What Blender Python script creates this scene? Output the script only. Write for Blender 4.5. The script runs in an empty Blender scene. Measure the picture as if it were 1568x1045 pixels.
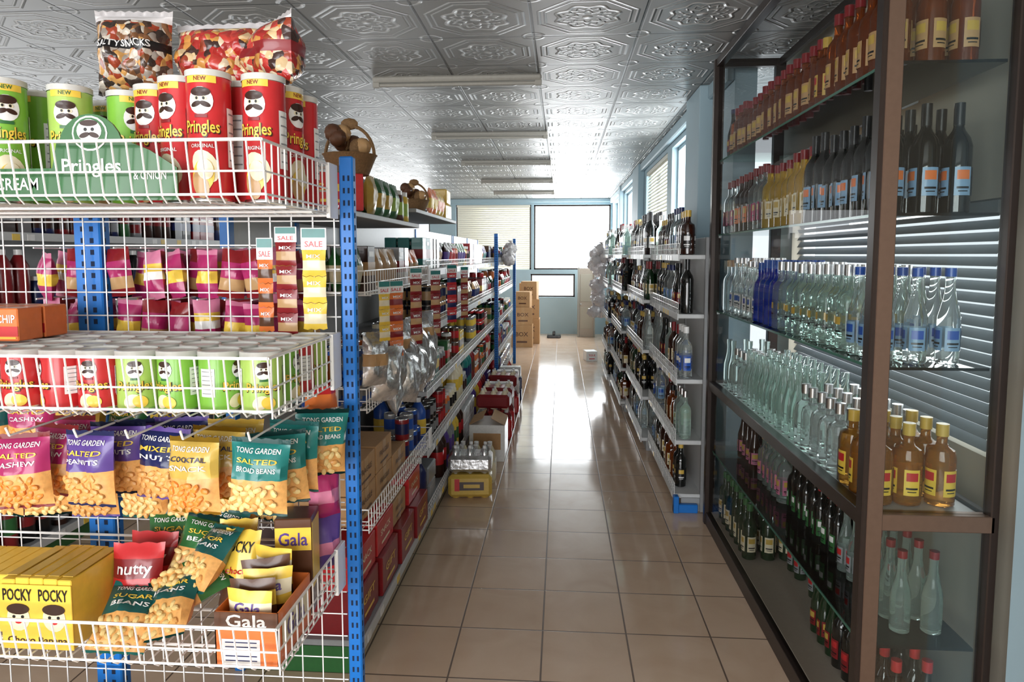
import bpy, math, random
import numpy as np
from mathutils import Matrix, Vector
random.seed(7)
scene = bpy.context.scene
def U(a,b): return a+(b-a)*random.random()

# ------------------------------------------------------------------ materials
MATS = {}
def newmat(name):
    m = bpy.data.materials.new(name); m.use_nodes = True
    nt = m.node_tree; nt.nodes.clear()
    out = nt.nodes.new('ShaderNodeOutputMaterial')
    MATS[name] = m
    return m, nt, out
def mth(nt, op, a, b=None, c=None, clamp=False):
    n = nt.nodes.new('ShaderNodeMath'); n.operation = op; n.use_clamp = clamp
    for i, x in enumerate((a, b, c)):
        if x is None: continue
        if isinstance(x, (int, float)): n.inputs[i].default_value = x
        else: nt.links.new(x, n.inputs[i])
    return n.outputs[0]
def mixc(nt, f, a, b):
    n = nt.nodes.new('ShaderNodeMix'); n.data_type = 'RGBA'
    for i, x in ((0, f), (6, a), (7, b)):
        if isinstance(x, (int, float)): n.inputs[i].default_value = x
        elif isinstance(x, tuple): n.inputs[i].default_value = (*x[:3], 1)
        else: nt.links.new(x, n.inputs[i])
    return n.outputs[2]
def mat(name, col, rough=.45, metal=0, trans=0, ior=1.45, coat=0, emit=0, var=.12, nscale=60, bump=0):
    m, nt, out = newmat(name)
    p = nt.nodes.new('ShaderNodeBsdfPrincipled')
    nt.links.new(p.outputs[0], out.inputs[0])
    no = nt.nodes.new('ShaderNodeTexNoise'); no.inputs['Scale'].default_value = nscale
    g = nt.nodes.new('ShaderNodeNewGeometry'); nt.links.new(g.outputs['Position'], no.inputs['Vector'])
    dark = tuple(c*(1-var) for c in col)
    lite = tuple(min(1, c*(1+var)) for c in col)
    nt.links.new(mixc(nt, no.outputs[0], dark, lite), p.inputs['Base Color'])
    p.inputs['Roughness'].default_value = rough
    p.inputs['Metallic'].default_value = metal
    p.inputs['Transmission Weight'].default_value = trans
    p.inputs['IOR'].default_value = ior
    p.inputs['Coat Weight'].default_value = coat
    if bump:
        b = nt.nodes.new('ShaderNodeBump'); b.inputs['Strength'].default_value = bump; b.inputs['Distance'].default_value = .004
        nt.links.new(no.outputs[0], b.inputs['Height']); nt.links.new(b.outputs[0], p.inputs['Normal'])
    return m
def S(r, g, b):
    return tuple(((x/255)/12.92 if x/255 <= .04045 else ((x/255+.055)/1.055)**2.4) for x in (r, g, b))
def desat(c,k=.10):
    l=.3*c[0]+.6*c[1]+.1*c[2]; return tuple(x*(1-k)+l*k for x in c)

cols = dict(red=(200,20,28), dred=(135,16,24), green=(120,185,40), dgreen=(40,105,50), lime=(165,200,80), teal=(0,120,115),
    dteal=(8,85,82), yellow=(238,198,30), orange=(230,115,30), magenta=(175,25,98), pink=(210,118,152), purple=(90,62,145),
    navy=(28,38,90), blue=(30,85,180), lblue=(125,165,200), white=(232,232,230), cream=(232,220,185), brown=(92,56,34),
    dbrown=(55,28,18), black=(18,18,20), grey=(140,142,145), tan=(190,148,95), gold=(205,168,55))
for k, v in cols.items(): mat(k, desat(S(*v)), rough=.30, coat=.15)
mat('nut', S(222,165,95), rough=.4, var=.25, nscale=150)
mat('nutpale', S(232,202,135), rough=.4, var=.25, nscale=150)
mat('nutorange', S(230,142,60), rough=.4, var=.25, nscale=150)
mat('wire', S(240,240,238), rough=.3, coat=.3, var=.03)
mat('postblue', S(18,108,190), rough=.4, var=.08)
mat('slot', S(8,30,60), rough=.8)
mat('shelfwhite', S(196,198,198), rough=.4, var=.05)
mat('shelfgrey', S(150,152,153), rough=.5, var=.08)
mat('cardboard', S(185,145,102), rough=.8, var=.1)
mat('tin', (.7,.7,.7), rough=.25, metal=1)
mat('lid', S(225,225,220), rough=.25, trans=.2)
mat('frame', S(48,38,33), rough=.35, metal=.3, var=.1)
mat('framelite', S(112,90,76), rough=.35, metal=.5, var=.1)
mat('bluepaint', S(160,184,194), rough=.6, var=.04, nscale=5)
mat('wallbeige', S(172,165,150), rough=.8, var=.06, nscale=5)
mat('blind', S(228,226,212), rough=.6, var=.04)
mat('doorbeige', S(172,160,146), rough=.6, var=.06)
mat('lampbody', S(160,157,148), rough=.6, var=.1)
mat('foil', (.72,.72,.72), rough=.22, metal=.75, var=.5, nscale=45, bump=.6)
mat('plasticwhite', S(222,218,218), rough=.3, var=.2, nscale=30, bump=.5)
mat('straw', S(125,95,62), rough=.8, var=.4, nscale=150, bump=.6)
mat('clear', (.9,.95,.94), rough=.03, trans=.93, ior=1.3, var=.02)
mat('gclear', (.75,.88,.83), rough=.03, trans=.9, ior=1.3, var=.02)
mat('amber', S(140,66,18), rough=.05, trans=.6, ior=1.33, coat=.3)
mat('whiskyglass', S(200,140,60), rough=.05, trans=.75, ior=1.33, coat=.3)
mat('golden', S(222,185,75), rough=.05, trans=.6, ior=1.33, coat=.3)
mat('darkglass', S(14,16,14), rough=.06, coat=.5, var=.1)
mat('greenglass', S(20,50,25), rough=.06, coat=.5, trans=.2)
mat('brownglass', S(45,20,10), rough=.06, coat=.5)
mat('blueglass', S(15,50,170), rough=.05, trans=.4, coat=.3)

def glassmat(name, tint, ior):
    m, nt, out = newmat(name)
    t = nt.nodes.new('ShaderNodeBsdfTransparent'); t.inputs[0].default_value = (*tint, 1)
    g = nt.nodes.new('ShaderNodeBsdfGlossy'); g.inputs['Roughness'].default_value = .02
    f = nt.nodes.new('ShaderNodeFresnel'); f.inputs[0].default_value = ior
    mx = nt.nodes.new('ShaderNodeMixShader')
    nt.links.new(f.outputs[0], mx.inputs[0]); nt.links.new(t.outputs[0], mx.inputs[1]); nt.links.new(g.outputs[0], mx.inputs[2])
    nt.links.new(mx.outputs[0], out.inputs[0])
glassmat('pane', (.90,.93,.92), 1.5)
glassmat('doorpane', (.90,.92,.915), 1.06)
glassmat('shelfglass', (.80,.92,.87), 1.5)
mat('glassedge', S(90,150,130), rough=.15, trans=.3)

def candymat(name, palette, scale):
    m, nt, out = newmat(name)
    p = nt.nodes.new('ShaderNodeBsdfPrincipled'); nt.links.new(p.outputs[0], out.inputs[0])
    v = nt.nodes.new('ShaderNodeTexVoronoi'); v.inputs['Scale'].default_value = scale
    g = nt.nodes.new('ShaderNodeTexCoord')
    nz = nt.nodes.new('ShaderNodeTexNoise'); nz.inputs['Scale'].default_value = 30
    nt.links.new(g.outputs['Object'], nz.inputs['Vector'])
    mp = nt.nodes.new('ShaderNodeVectorMath'); mp.operation='MULTIPLY_ADD'; mp.inputs[1].default_value=(.02,.02,.02)
    nt.links.new(nz.outputs['Color'], mp.inputs[0]); nt.links.new(g.outputs['Object'], mp.inputs[2])
    nt.links.new(mp.outputs[0], v.inputs['Vector'])
    r = nt.nodes.new('ShaderNodeValToRGB'); r.color_ramp.interpolation = 'CONSTANT'
    el = r.color_ramp.elements
    while len(el) < len(palette): el.new(.5)
    for i, c in enumerate(palette):
        el[i].position = i/len(palette); el[i].color = (*S(*c), 1)
    sx = nt.nodes.new('ShaderNodeSeparateColor'); nt.links.new(v.outputs['Color'], sx.inputs[0])
    nt.links.new(sx.outputs[0], r.inputs[0]); nt.links.new(r.outputs[0], p.inputs['Base Color'])
    b = nt.nodes.new('ShaderNodeBump'); b.inputs['Strength'].default_value = .7; b.inputs['Distance'].default_value = .006; b.invert = True
    nt.links.new(v.outputs['Distance'], b.inputs['Height']); nt.links.new(b.outputs[0], p.inputs['Normal'])
    p.inputs['Roughness'].default_value = .25; p.inputs['Coat Weight'].default_value = .5
candymat('candy1', [(160,40,35),(215,185,140),(175,40,35),(200,140,70),(60,35,30),(215,195,165),(150,60,35),(190,60,50)], 75)
candymat('candy2', [(50,38,32),(200,190,175),(150,60,35),(70,50,40),(200,150,85),(150,140,130),(120,80,50)], 80)

def floor_mat():
    m, nt, out = newmat('floor_tiles')
    p = nt.nodes.new('ShaderNodeBsdfPrincipled'); nt.links.new(p.outputs[0], out.inputs[0])
    g = nt.nodes.new('ShaderNodeNewGeometry'); s = nt.nodes.new('ShaderNodeSeparateXYZ'); nt.links.new(g.outputs['Position'], s.inputs[0])
    x = mth(nt, 'DIVIDE', mth(nt, 'ADD', s.outputs[0], .065+33), .33)
    y = mth(nt, 'DIVIDE', mth(nt, 'ADD', s.outputs[1], -2.63+33), .33)
    fx = mth(nt, 'FRACT', x); fy = mth(nt, 'FRACT', y)
    dx = mth(nt, 'ABSOLUTE', mth(nt, 'SUBTRACT', fx, .5)); dy = mth(nt, 'ABSOLUTE', mth(nt, 'SUBTRACT', fy, .5))
    d = mth(nt, 'MAXIMUM', dx, dy)
    gr = mth(nt, 'MULTIPLY', mth(nt, 'SUBTRACT', d, .488), 250, clamp=True)
    cb = nt.nodes.new('ShaderNodeCombineXYZ'); nt.links.new(mth(nt, 'FLOOR', x), cb.inputs[0]); nt.links.new(mth(nt, 'FLOOR', y), cb.inputs[1])
    wn = nt.nodes.new('ShaderNodeTexWhiteNoise'); nt.links.new(cb.outputs[0], wn.inputs[0])
    no = nt.nodes.new('ShaderNodeTexNoise'); no.inputs['Scale'].default_value = 4; no.inputs['Detail'].default_value = 6; no.inputs['Distortion'].default_value = 1.2
    nt.links.new(g.outputs['Position'], no.inputs['Vector'])
    c = mixc(nt, no.outputs[0], S(192,162,136), S(222,198,174))
    c = mixc(nt, mth(nt, 'MULTIPLY', wn.outputs[0], .3), c, S(202,172,146))
    c = mixc(nt, gr, c, S(105,86,72))
    nt.links.new(c, p.inputs['Base Color'])
    ro = mth(nt, 'ADD', mth(nt, 'MULTIPLY', no.outputs[0], .07), .07)
    nt.links.new(mth(nt, 'ADD', ro, mth(nt, 'MULTIPLY', gr, .4)), p.inputs['Roughness'])
    b = nt.nodes.new('ShaderNodeBump'); b.inputs['Strength'].default_value = .3; b.inputs['Distance'].default_value = .003; b.invert = True
    n2 = nt.nodes.new('ShaderNodeTexNoise'); n2.inputs['Scale'].default_value = 2.5; nt.links.new(g.outputs['Position'], n2.inputs['Vector'])
    nt.links.new(mth(nt, 'ADD', gr, mth(nt, 'MULTIPLY', n2.outputs[0], .4)), b.inputs['Height']); nt.links.new(b.outputs[0], p.inputs['Normal'])
    p.inputs['Specular IOR Level'].default_value = .5
floor_mat()
def ceil_mat():
    m, nt, out = newmat('ceiling_relief')
    p = nt.nodes.new('ShaderNodeBsdfPrincipled'); nt.links.new(p.outputs[0], out.inputs[0])
    g = nt.nodes.new('ShaderNodeNewGeometry'); s = nt.nodes.new('ShaderNodeSeparateXYZ'); nt.links.new(g.outputs['Position'], s.inputs[0])
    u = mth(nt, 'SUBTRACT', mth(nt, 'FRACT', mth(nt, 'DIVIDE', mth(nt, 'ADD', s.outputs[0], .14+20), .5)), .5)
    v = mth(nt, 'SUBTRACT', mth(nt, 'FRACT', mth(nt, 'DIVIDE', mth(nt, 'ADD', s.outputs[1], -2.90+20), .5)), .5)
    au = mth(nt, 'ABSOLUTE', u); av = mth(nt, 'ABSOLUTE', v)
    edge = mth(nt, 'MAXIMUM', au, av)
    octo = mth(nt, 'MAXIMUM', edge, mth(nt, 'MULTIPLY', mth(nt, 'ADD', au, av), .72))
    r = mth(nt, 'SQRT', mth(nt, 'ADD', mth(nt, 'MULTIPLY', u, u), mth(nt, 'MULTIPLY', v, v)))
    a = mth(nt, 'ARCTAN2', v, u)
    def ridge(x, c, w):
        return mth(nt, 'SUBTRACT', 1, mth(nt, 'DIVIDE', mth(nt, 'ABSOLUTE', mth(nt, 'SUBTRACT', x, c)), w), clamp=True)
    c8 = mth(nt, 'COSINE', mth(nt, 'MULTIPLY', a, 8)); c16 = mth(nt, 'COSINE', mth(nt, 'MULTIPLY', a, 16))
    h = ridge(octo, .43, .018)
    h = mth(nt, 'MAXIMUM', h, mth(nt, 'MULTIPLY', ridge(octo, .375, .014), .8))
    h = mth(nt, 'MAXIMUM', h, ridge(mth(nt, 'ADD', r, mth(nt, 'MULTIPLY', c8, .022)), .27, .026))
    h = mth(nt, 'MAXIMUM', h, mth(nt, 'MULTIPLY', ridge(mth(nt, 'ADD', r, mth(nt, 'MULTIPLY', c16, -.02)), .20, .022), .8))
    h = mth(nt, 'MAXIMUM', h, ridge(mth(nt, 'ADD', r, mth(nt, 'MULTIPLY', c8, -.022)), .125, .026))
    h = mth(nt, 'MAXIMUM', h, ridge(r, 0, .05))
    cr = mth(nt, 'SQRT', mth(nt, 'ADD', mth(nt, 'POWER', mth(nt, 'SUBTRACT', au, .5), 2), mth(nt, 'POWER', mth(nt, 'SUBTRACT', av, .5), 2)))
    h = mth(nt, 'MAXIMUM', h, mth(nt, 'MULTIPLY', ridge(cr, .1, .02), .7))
    seam = mth(nt, 'MULTIPLY', mth(nt, 'SUBTRACT', edge, .484), 100, clamp=True)
    h2 = mth(nt, 'SUBTRACT', h, mth(nt, 'MULTIPLY', seam, 1.6))
    b = nt.nodes.new('ShaderNodeBump'); b.inputs['Strength'].default_value = 1; b.inputs['Distance'].default_value = .018
    nt.links.new(h2, b.inputs['Height']); nt.links.new(b.outputs[0], p.inputs['Normal'])
    c = mixc(nt, h, S(150,152,151), S(232,233,231)); c = mixc(nt, seam, c, S(92,92,90))  # relief shading put into the colour: greyer recesses, whiter ridges; seam is a dark joint
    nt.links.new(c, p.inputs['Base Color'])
    p.inputs['Roughness'].default_value = .4
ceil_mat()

# ------------------------------------------------------------------ mesh building
class T:
    def __init__(s): s.v=[]; s.n=0; s.f=[]; s.m=[]; s.s=[]; s.mesh=None
    def add(s, verts, faces, m, sm=False):
        v = np.asarray(verts, float).reshape(-1,3); o = s.n
        s.v.append(v); s.n += len(v)
        s.f.extend([tuple(i+o for i in f) for f in faces])
        s.m.extend([m]*len(faces) if isinstance(m, str) else m)
        s.s.extend([sm]*len(faces))
        return s
    def merge(s, t, M=None, sub=None):
        v = np.concatenate(t.v) if len(t.v) > 1 else t.v[0]
        t.v = [v]
        if M is not None:
            A = np.array(M); v = v@A[:3,:3].T + A[:3,3]
        o = s.n; s.v.append(v); s.n += len(v)
        s.f.extend([tuple(i+o for i in f) for f in t.f])
        s.m.extend([sub.get(x,x) for x in t.m] if sub else t.m)
        s.s.extend(t.s); return s
    def getmesh(s, name, org=(0,0,0)):
        if s.mesh: return s.mesh
        v = np.concatenate(s.v) - np.array(org)
        me = bpy.data.meshes.new(name); me.from_pydata(v.tolist(), [], s.f)
        names = sorted(set(s.m)); idx = {n:i for i,n in enumerate(names)}
        for n in names: me.materials.append(MATS[n])
        me.polygons.foreach_set('material_index', [idx[x] for x in s.m])
        me.polygons.foreach_set('use_smooth', s.s)
        me.update()
        if any(s.s): me.set_sharp_from_angle(angle=math.radians(42))
        s.mesh = me; return me
    def obj(s, name, M=None, org=None, parent=None):
        if org is None and M is None and s.mesh is None:
            v = np.concatenate(s.v); lo=v.min(0); hi=v.max(0); org = ((lo[0]+hi[0])/2,(lo[1]+hi[1])/2,lo[2])
        me = s.getmesh(name, org or (0,0,0))
        o = bpy.data.objects.new(name, me); scene.collection.objects.link(o)
        if M is not None: o.matrix_world = M
        elif org is not None: o.location = org
        if parent: o.parent = parent
        return o
def empty(name, loc=(0,0,0)):
    o = bpy.data.objects.new(name, None); o.location = loc; o.empty_display_size=.1
    scene.collection.objects.link(o); return o
def Mx(x=0,y=0,z=0, rz=0, rx=0, ry=0, s=1):
    return Matrix.Translation((x,y,z)) @ Matrix.Rotation(rz,4,'Z') @ Matrix.Rotation(rx,4,'X') @ Matrix.Rotation(ry,4,'Y') @ Matrix.Diagonal((s,s,s,1))

def box(t, x0,x1,y0,y1,z0,z1, m, b=0):
    if b <= 0:
        v=[(x,y,z) for x in (x0,x1) for y in (y0,y1) for z in (z0,z1)]
        t.add(v, [(0,1,3,2),(4,6,7,5),(0,4,5,1),(2,3,7,6),(0,2,6,4),(1,5,7,3)], m); return t
    b = min(b,(x1-x0)/2.2,(y1-y0)/2.2,(z1-z0)/2.2)
    V=[]; I={}
    for i,x in enumerate((x0,x1)):
        for j,y in enumerate((y0,y1)):
            for k,z in enumerate((z0,z1)):
                dx=b*(1-2*i); dy=b*(1-2*j); dz=b*(1-2*k)
                for a,p in enumerate(((x,y+dy,z+dz),(x+dx,y,z+dz),(x+dx,y+dy,z))):
                    I[(i,j,k,a)]=len(V); V.append(p)
    F=[]
    for i in (0,1): F.append((I[i,0,0,0],I[i,0,1,0],I[i,1,1,0],I[i,1,0,0]))
    for j in (0,1): F.append((I[0,j,0,1],I[0,j,1,1],I[1,j,1,1],I[1,j,0,1]))
    for k in (0,1): F.append((I[0,0,k,2],I[0,1,k,2],I[1,1,k,2],I[1,0,k,2]))
    for i in (0,1):
        for j in (0,1): F.append((I[i,j,0,0],I[i,j,1,0],I[i,j,1,1],I[i,j,0,1]))
        for k in (0,1): F.append((I[i,0,k,0],I[i,1,k,0],I[i,1,k,2],I[i,0,k,2]))
    for j in (0,1):
        for k in (0,1): F.append((I[0,j,k,1],I[1,j,k,1],I[1,j,k,2],I[0,j,k,2]))
    for i in (0,1):
        for j in (0,1):
            for k in (0,1): F.append((I[i,j,k,0],I[i,j,k,1],I[i,j,k,2]))
    t.add(V,F,m); return t
def cyl(t, p, q, r, m, n=6, r2=None):
    p=Vector(p); q=Vector(q); d=(q-p)
    if d.length<1e-6: return
    d.normalize(); a = d.orthogonal().normalized(); b=d.cross(a); r2 = r if r2 is None else r2
    V=[]
    for i in range(n):
        c=math.cos(2*math.pi*i/n); s_=math.sin(2*math.pi*i/n)
        V.append(p+(a*c+b*s_)*r); V.append(q+(a*c+b*s_)*r2)
    F=[(2*i,2*((i+1)%n),2*((i+1)%n)+1,2*i+1) for i in range(n)]
    t.add([tuple(x) for x in V],F,m,True)
    t.add([tuple(x) for x in V[0::2]]+[tuple(x) for x in V[1::2]],[tuple(range(n))[::-1],tuple(range(n,2*n))],m)
def lathe(t, prof, mats, seg=14):
    V=[]
    for r,z in prof:
        for i in range(seg):
            a=2*math.pi*i/seg; V.append((r*math.cos(a), r*math.sin(a), z))
    F=[];Mm=[]
    for k in range(len(prof)-1):
        mm = mats if isinstance(mats,str) else mats[k]
        for i in range(seg):
            j=(i+1)%seg
            F.append((k*seg+i,k*seg+j,(k+1)*seg+j,(k+1)*seg+i)); Mm.append(mm)
    t.add(V,F,Mm,True); return t
def ell(t, c, r, m, nu=7, nv=5, rot=0):
    V=[];F=[]
    for j in range(nv+1):
        ph=math.pi*j/nv
        for i in range(nu):
            th=2*math.pi*i/nu
            x=r[0]*math.sin(ph)*math.cos(th); z=r[2]*math.cos(ph); y=r[1]*math.sin(ph)*math.sin(th)
            x,z = x*math.cos(rot)-z*math.sin(rot), x*math.sin(rot)+z*math.cos(rot)
            V.append((c[0]+x,c[1]+y,c[2]+z))
    for j in range(nv):
        for i in range(nu):
            k=(i+1)%nu; F.append((j*nu+i,(j+1)*nu+i,(j+1)*nu+k,j*nu+k))
    t.add(V,F,m,True)
_tc={}
def textmesh(s):
    if s in _tc: return _tc[s]
    cu=bpy.data.curves.new('txt','FONT'); cu.body=s; cu.align_x='CENTER'; cu.align_y='CENTER'; cu.size=1; cu.resolution_u=2; cu.offset=.015
    o=bpy.data.objects.new('txt',cu); scene.collection.objects.link(o)
    dg=bpy.context.evaluated_depsgraph_get(); me=bpy.data.meshes.new_from_object(o.evaluated_get(dg))
    v=np.array([tuple(x.co) for x in me.vertices]).reshape(-1,3); f=[tuple(p.vertices) for p in me.polygons]
    w=v[:,0].max()-v[:,0].min(); h=v[:,1].max()-v[:,1].min()
    v[:,0]-=(v[:,0].max()+v[:,0].min())/2; v[:,1]-=(v[:,1].max()+v[:,1].min())/2
    bpy.data.objects.remove(o); bpy.data.curves.remove(cu); bpy.data.meshes.remove(me)
    _tc[s]=(v,f,w,h); return _tc[s]
def text(t, s, cx, cz, width, height, m, surf, rot=0):
    v,f,w,h=textmesh(s)
    x=v[:,0]*width/w; z=v[:,1]*height/h
    x,z = x*math.cos(rot)-z*math.sin(rot)+cx, x*math.sin(rot)+z*math.cos(rot)+cz
    t.add([surf(a,b) for a,b in zip(x,z)], f, m)
def flat(y): return lambda a,b:(a,y,b)
def wrap(r,ang=0):
    return lambda a,b:(r*math.sin(a/r+ang), -r*math.cos(a/r+ang), b)
def patch(t, cx,cz,w,h,m,surf,nx=6,nz=1):
    V=[surf(cx-w/2+w*i/nx, cz-h/2+h*j/nz) for j in range(nz+1) for i in range(nx+1)]
    F=[(j*(nx+1)+i,j*(nx+1)+i+1,(j+1)*(nx+1)+i+1,(j+1)*(nx+1)+i) for j in range(nz) for i in range(nx)]
    t.add(V,F,m)
def oval(t, cx,cz,rx,rz,m,surf,n=18,rot=0):
    V=[surf(cx,cz)]
    for k in (.5,1):
        for i in range(n):
            a=2*math.pi*i/n; x=rx*k*math.cos(a); z=rz*k*math.sin(a)
            V.append(surf(cx+x*math.cos(rot)-z*math.sin(rot), cz+x*math.sin(rot)+z*math.cos(rot)))
    F=[(0,1+i,1+(i+1)%n) for i in range(n)]+[(1+i,1+n+i,1+n+(i+1)%n,1+(i+1)%n) for i in range(n)]
    t.add(V,F,m)

# ------------------------------------------------------------------ products
def chipcan(col, h, r, accent):
    t=T()
    lathe(t,[(.0001,0),(r*.96,0),(r+.0008,.002),(r+.0008,.006),(r,.007),(r,h-.012),(r+.0012,h-.011),(r+.0012,h-.001),(r-.002,h),(r-.004,h-.003),(.0001,h-.003)],
          ['tin','tin','tin','tin',col,'tin','lid','lid','lid','lid'],28)
    for ang in (0, math.pi*.9):
        s1=wrap(r+.0009,ang); s2=wrap(r+.0014,ang); s3=wrap(r+.0019,ang); s4=wrap(r+.0023,ang)
        tall = h>.15
        fz = h*(.76 if tall else .70); k = .92 if tall else .62
        oval(t,0,fz,.0215*k,.024*k,'white',s1)
        oval(t,0,fz+.015*k,.0175*k,.008*k,'dbrown',s2)
        oval(t,-.008*k,fz-.006*k,.0095*k,.0045*k,'dbrown',s2,rot=.35)
        oval(t,.008*k,fz-.006*k,.0095*k,.0045*k,'dbrown',s2,rot=-.35)
        for sx in (-1,1):
            oval(t,sx*.007*k,fz+.004*k,.0045*k,.004*k,'cream',s2,n=10); oval(t,sx*.006*k,fz+.004*k,.0022*k,.0028*k,'black',s3,n=8)
        patch(t,0,fz-.026*k,.022*k,.006*k,accent,s2)
        tz = h*(.555 if tall else .42)
        text(t,'Pringles',.0008,tz-.0012,.060,.028 if tall else .021,'dbrown',s2); text(t,'Pringles',0,tz,.058,.026 if tall else .019,'yellow',s3)
        if tall:
            patch(t,0,h*.925,.05,.013,'yellow',s1); text(t,'NEW',0,h*.925,.02,.007,accent,s2)
            text(t,'ORIGINAL',0,h*.425,.038,.006,'white',s2)
            oval(t,.004,h*.27,.020,.028,'cream',s1,rot=.5); oval(t,0,h*.20,.018,.028,'yellow',s2,rot=-.2); oval(t,-.004,h*.13,.013,.022,'tan',s3,rot=.3); oval(t,.004,h*.25,.013,.017,'cream',s4,rot=.2)
        else:
            oval(t,-.006,h*.19,.014,.011,'cream',s1,rot=.5); oval(t,.007,h*.18,.012,.010,'yellow',s2,rot=-.3)
    for ang in (math.pi*.5,-math.pi*.5):
        s1=wrap(r+.0009,ang); s2=wrap(r+.0014,ang)
        patch(t,0,h*.5,.026,h*.45,'white',s1)
        for k in range(6): patch(t,0,h*(.33+.07*k),.02,h*.012,'grey',s2,3)
    return t
def pouchsurf(w,h,th,seed=0):
    def f(a,b):
        u=max(-1,min(1,a/(w/2))); v=max(0,min(1,b/h)); vv=max(0,min(1,(v-.05)/.90))
        e=math.sin(math.pi*vv)
        d=th/2*max(0,1-abs(u)**2.5)**.6*max(0,e)**.5
        d+=th*.06*math.sin(7*u+seed+5*v)*e+th*.05*math.sin(13*v+seed*2+3*u)*e+th*.03*math.sin(19*u-11*v+seed)*e
        return d
    return f
def pouch(w,h,th,main,bands=(),nuts=None,txt=(),seed=0,nx=12,ny=16):
    t=T(); f=pouchsurf(w,h,th,seed)
    for side in (-1,1):
        V=[];F=[];Mm=[]
        for j in range(ny+1):
            v=j/ny
            for i in range(nx+1):
                u=-1+2*i/nx
                x=u*w/2*(1-.07*math.sin(math.pi*v)); d=f(u*w/2,v*h)
                z=v*h + (.003*abs(math.sin(u*14)) if j in(0,ny) else 0)
                if i in(0,nx): d=0
                V.append((x,side*d,z))
        for j in range(ny):
            vm=(j+.5)/ny; mm=main
            for a,b,c in bands:
                if a<=vm<b: mm=c
            for i in range(nx):
                q=(j*(nx+1)+i,j*(nx+1)+i+1,(j+1)*(nx+1)+i+1,(j+1)*(nx+1)+i)
                F.append(q if side<0 else q[::-1]); Mm.append(mm)
        t.add(V,F,Mm,True)
    sf=lambda a,b:(a*(1-.07*math.sin(math.pi*b/h)),-f(a,b)-.0015,b)
    for s,cz,tw,hh,m in txt:
        text(t,s,0,cz*h,tw*w,hh*h,m,sf)
    if nuts:
        rr=random.Random(seed)
        nm,za,zb=nuts; s=.0095
        k=0; z=za*h
        while z<zb*h:
            n=int(w*.80/(s*1.5))
            for i in range(n):
                x=-w*.38+w*.76*(i+.5*(k%2))/n+rr.uniform(-.002,.002); zz=z+rr.uniform(-.003,.003)
                y=sf(x,zz)[1]
                ell(t,(x,y+.001,zz),(s*.9,s*.5,s*.55),nm if rr.random()<.8 else 'nut',7,4,rr.uniform(0,3))
            z+=s*1.05; k+=1
    return t
_bc={}
def bottle(kind,glass,label,cap,seg=12,accent='gold'):
    key=(kind,glass,label,cap,seg,accent)
    if key in _bc: return _bc[key]
    t=T(); L=label
    if kind=='wine':
        p=[(.0001,.004),(.03,0),(.0365,.004),(.037,.05),(.0377,.05),(.0377,.13),(.037,.13),(.037,.19),(.031,.213),(.017,.235),(.0135,.245),(.0135,.25),(.0142,.25),(.0142,.312),(.0001,.313)]
    elif kind=='vodka':
        p=[(.0001,.006),(.03,0),(.0365,.005),(.037,.045),(.0376,.045),(.0376,.125),(.037,.125),(.037,.17),(.033,.192),(.018,.212),(.0145,.225),(.0145,.255),(.0165,.255),(.0165,.292),(.0001,.293)]
    elif kind=='whisky':
        p=[(.0001,.006),(.034,0),(.041,.005),(.041,.035),(.0417,.035),(.0417,.115),(.041,.115),(.041,.15),(.036,.172),(.019,.183),(.015,.195),(.015,.215),(.018,.215),(.018,.252),(.0001,.253)]
    else:
        p=[(.0001,.004),(.027,0),(.032,.004),(.033,.04),(.0336,.04),(.0336,.11),(.033,.11),(.0325,.14),(.024,.175),(.016,.21),(.0135,.24),(.0145,.262),(.016,.262),(.016,.288),(.0001,.289)]
    m=[glass]*11+[cap]*3
    lathe(t,p,m,seg)
    if label!=glass:
        r=p[4][0]+.0006; z0=p[4][1]; z1=p[5][1]; zc=(z0+z1)/2
        for ang in ((0,-math.pi/2,math.pi/2,math.pi) if seg>=12 else (-math.pi/2,0)):
            s1=wrap(r,ang); s2=wrap(r+.0006,ang)
            patch(t,0,zc,.046,z1-z0,label,s1,5)
            patch(t,0,z1-.022,.034,.026,accent,s2,3)
            if seg>=12:
                dk='black' if label!='black' else 'white'
                patch(t,0,z0+.022,.034,.006,dk,s2,3); patch(t,0,z0+.012,.026,.003,dk,s2,3)
    _bc[key]=t; return t
_gc={}
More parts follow.
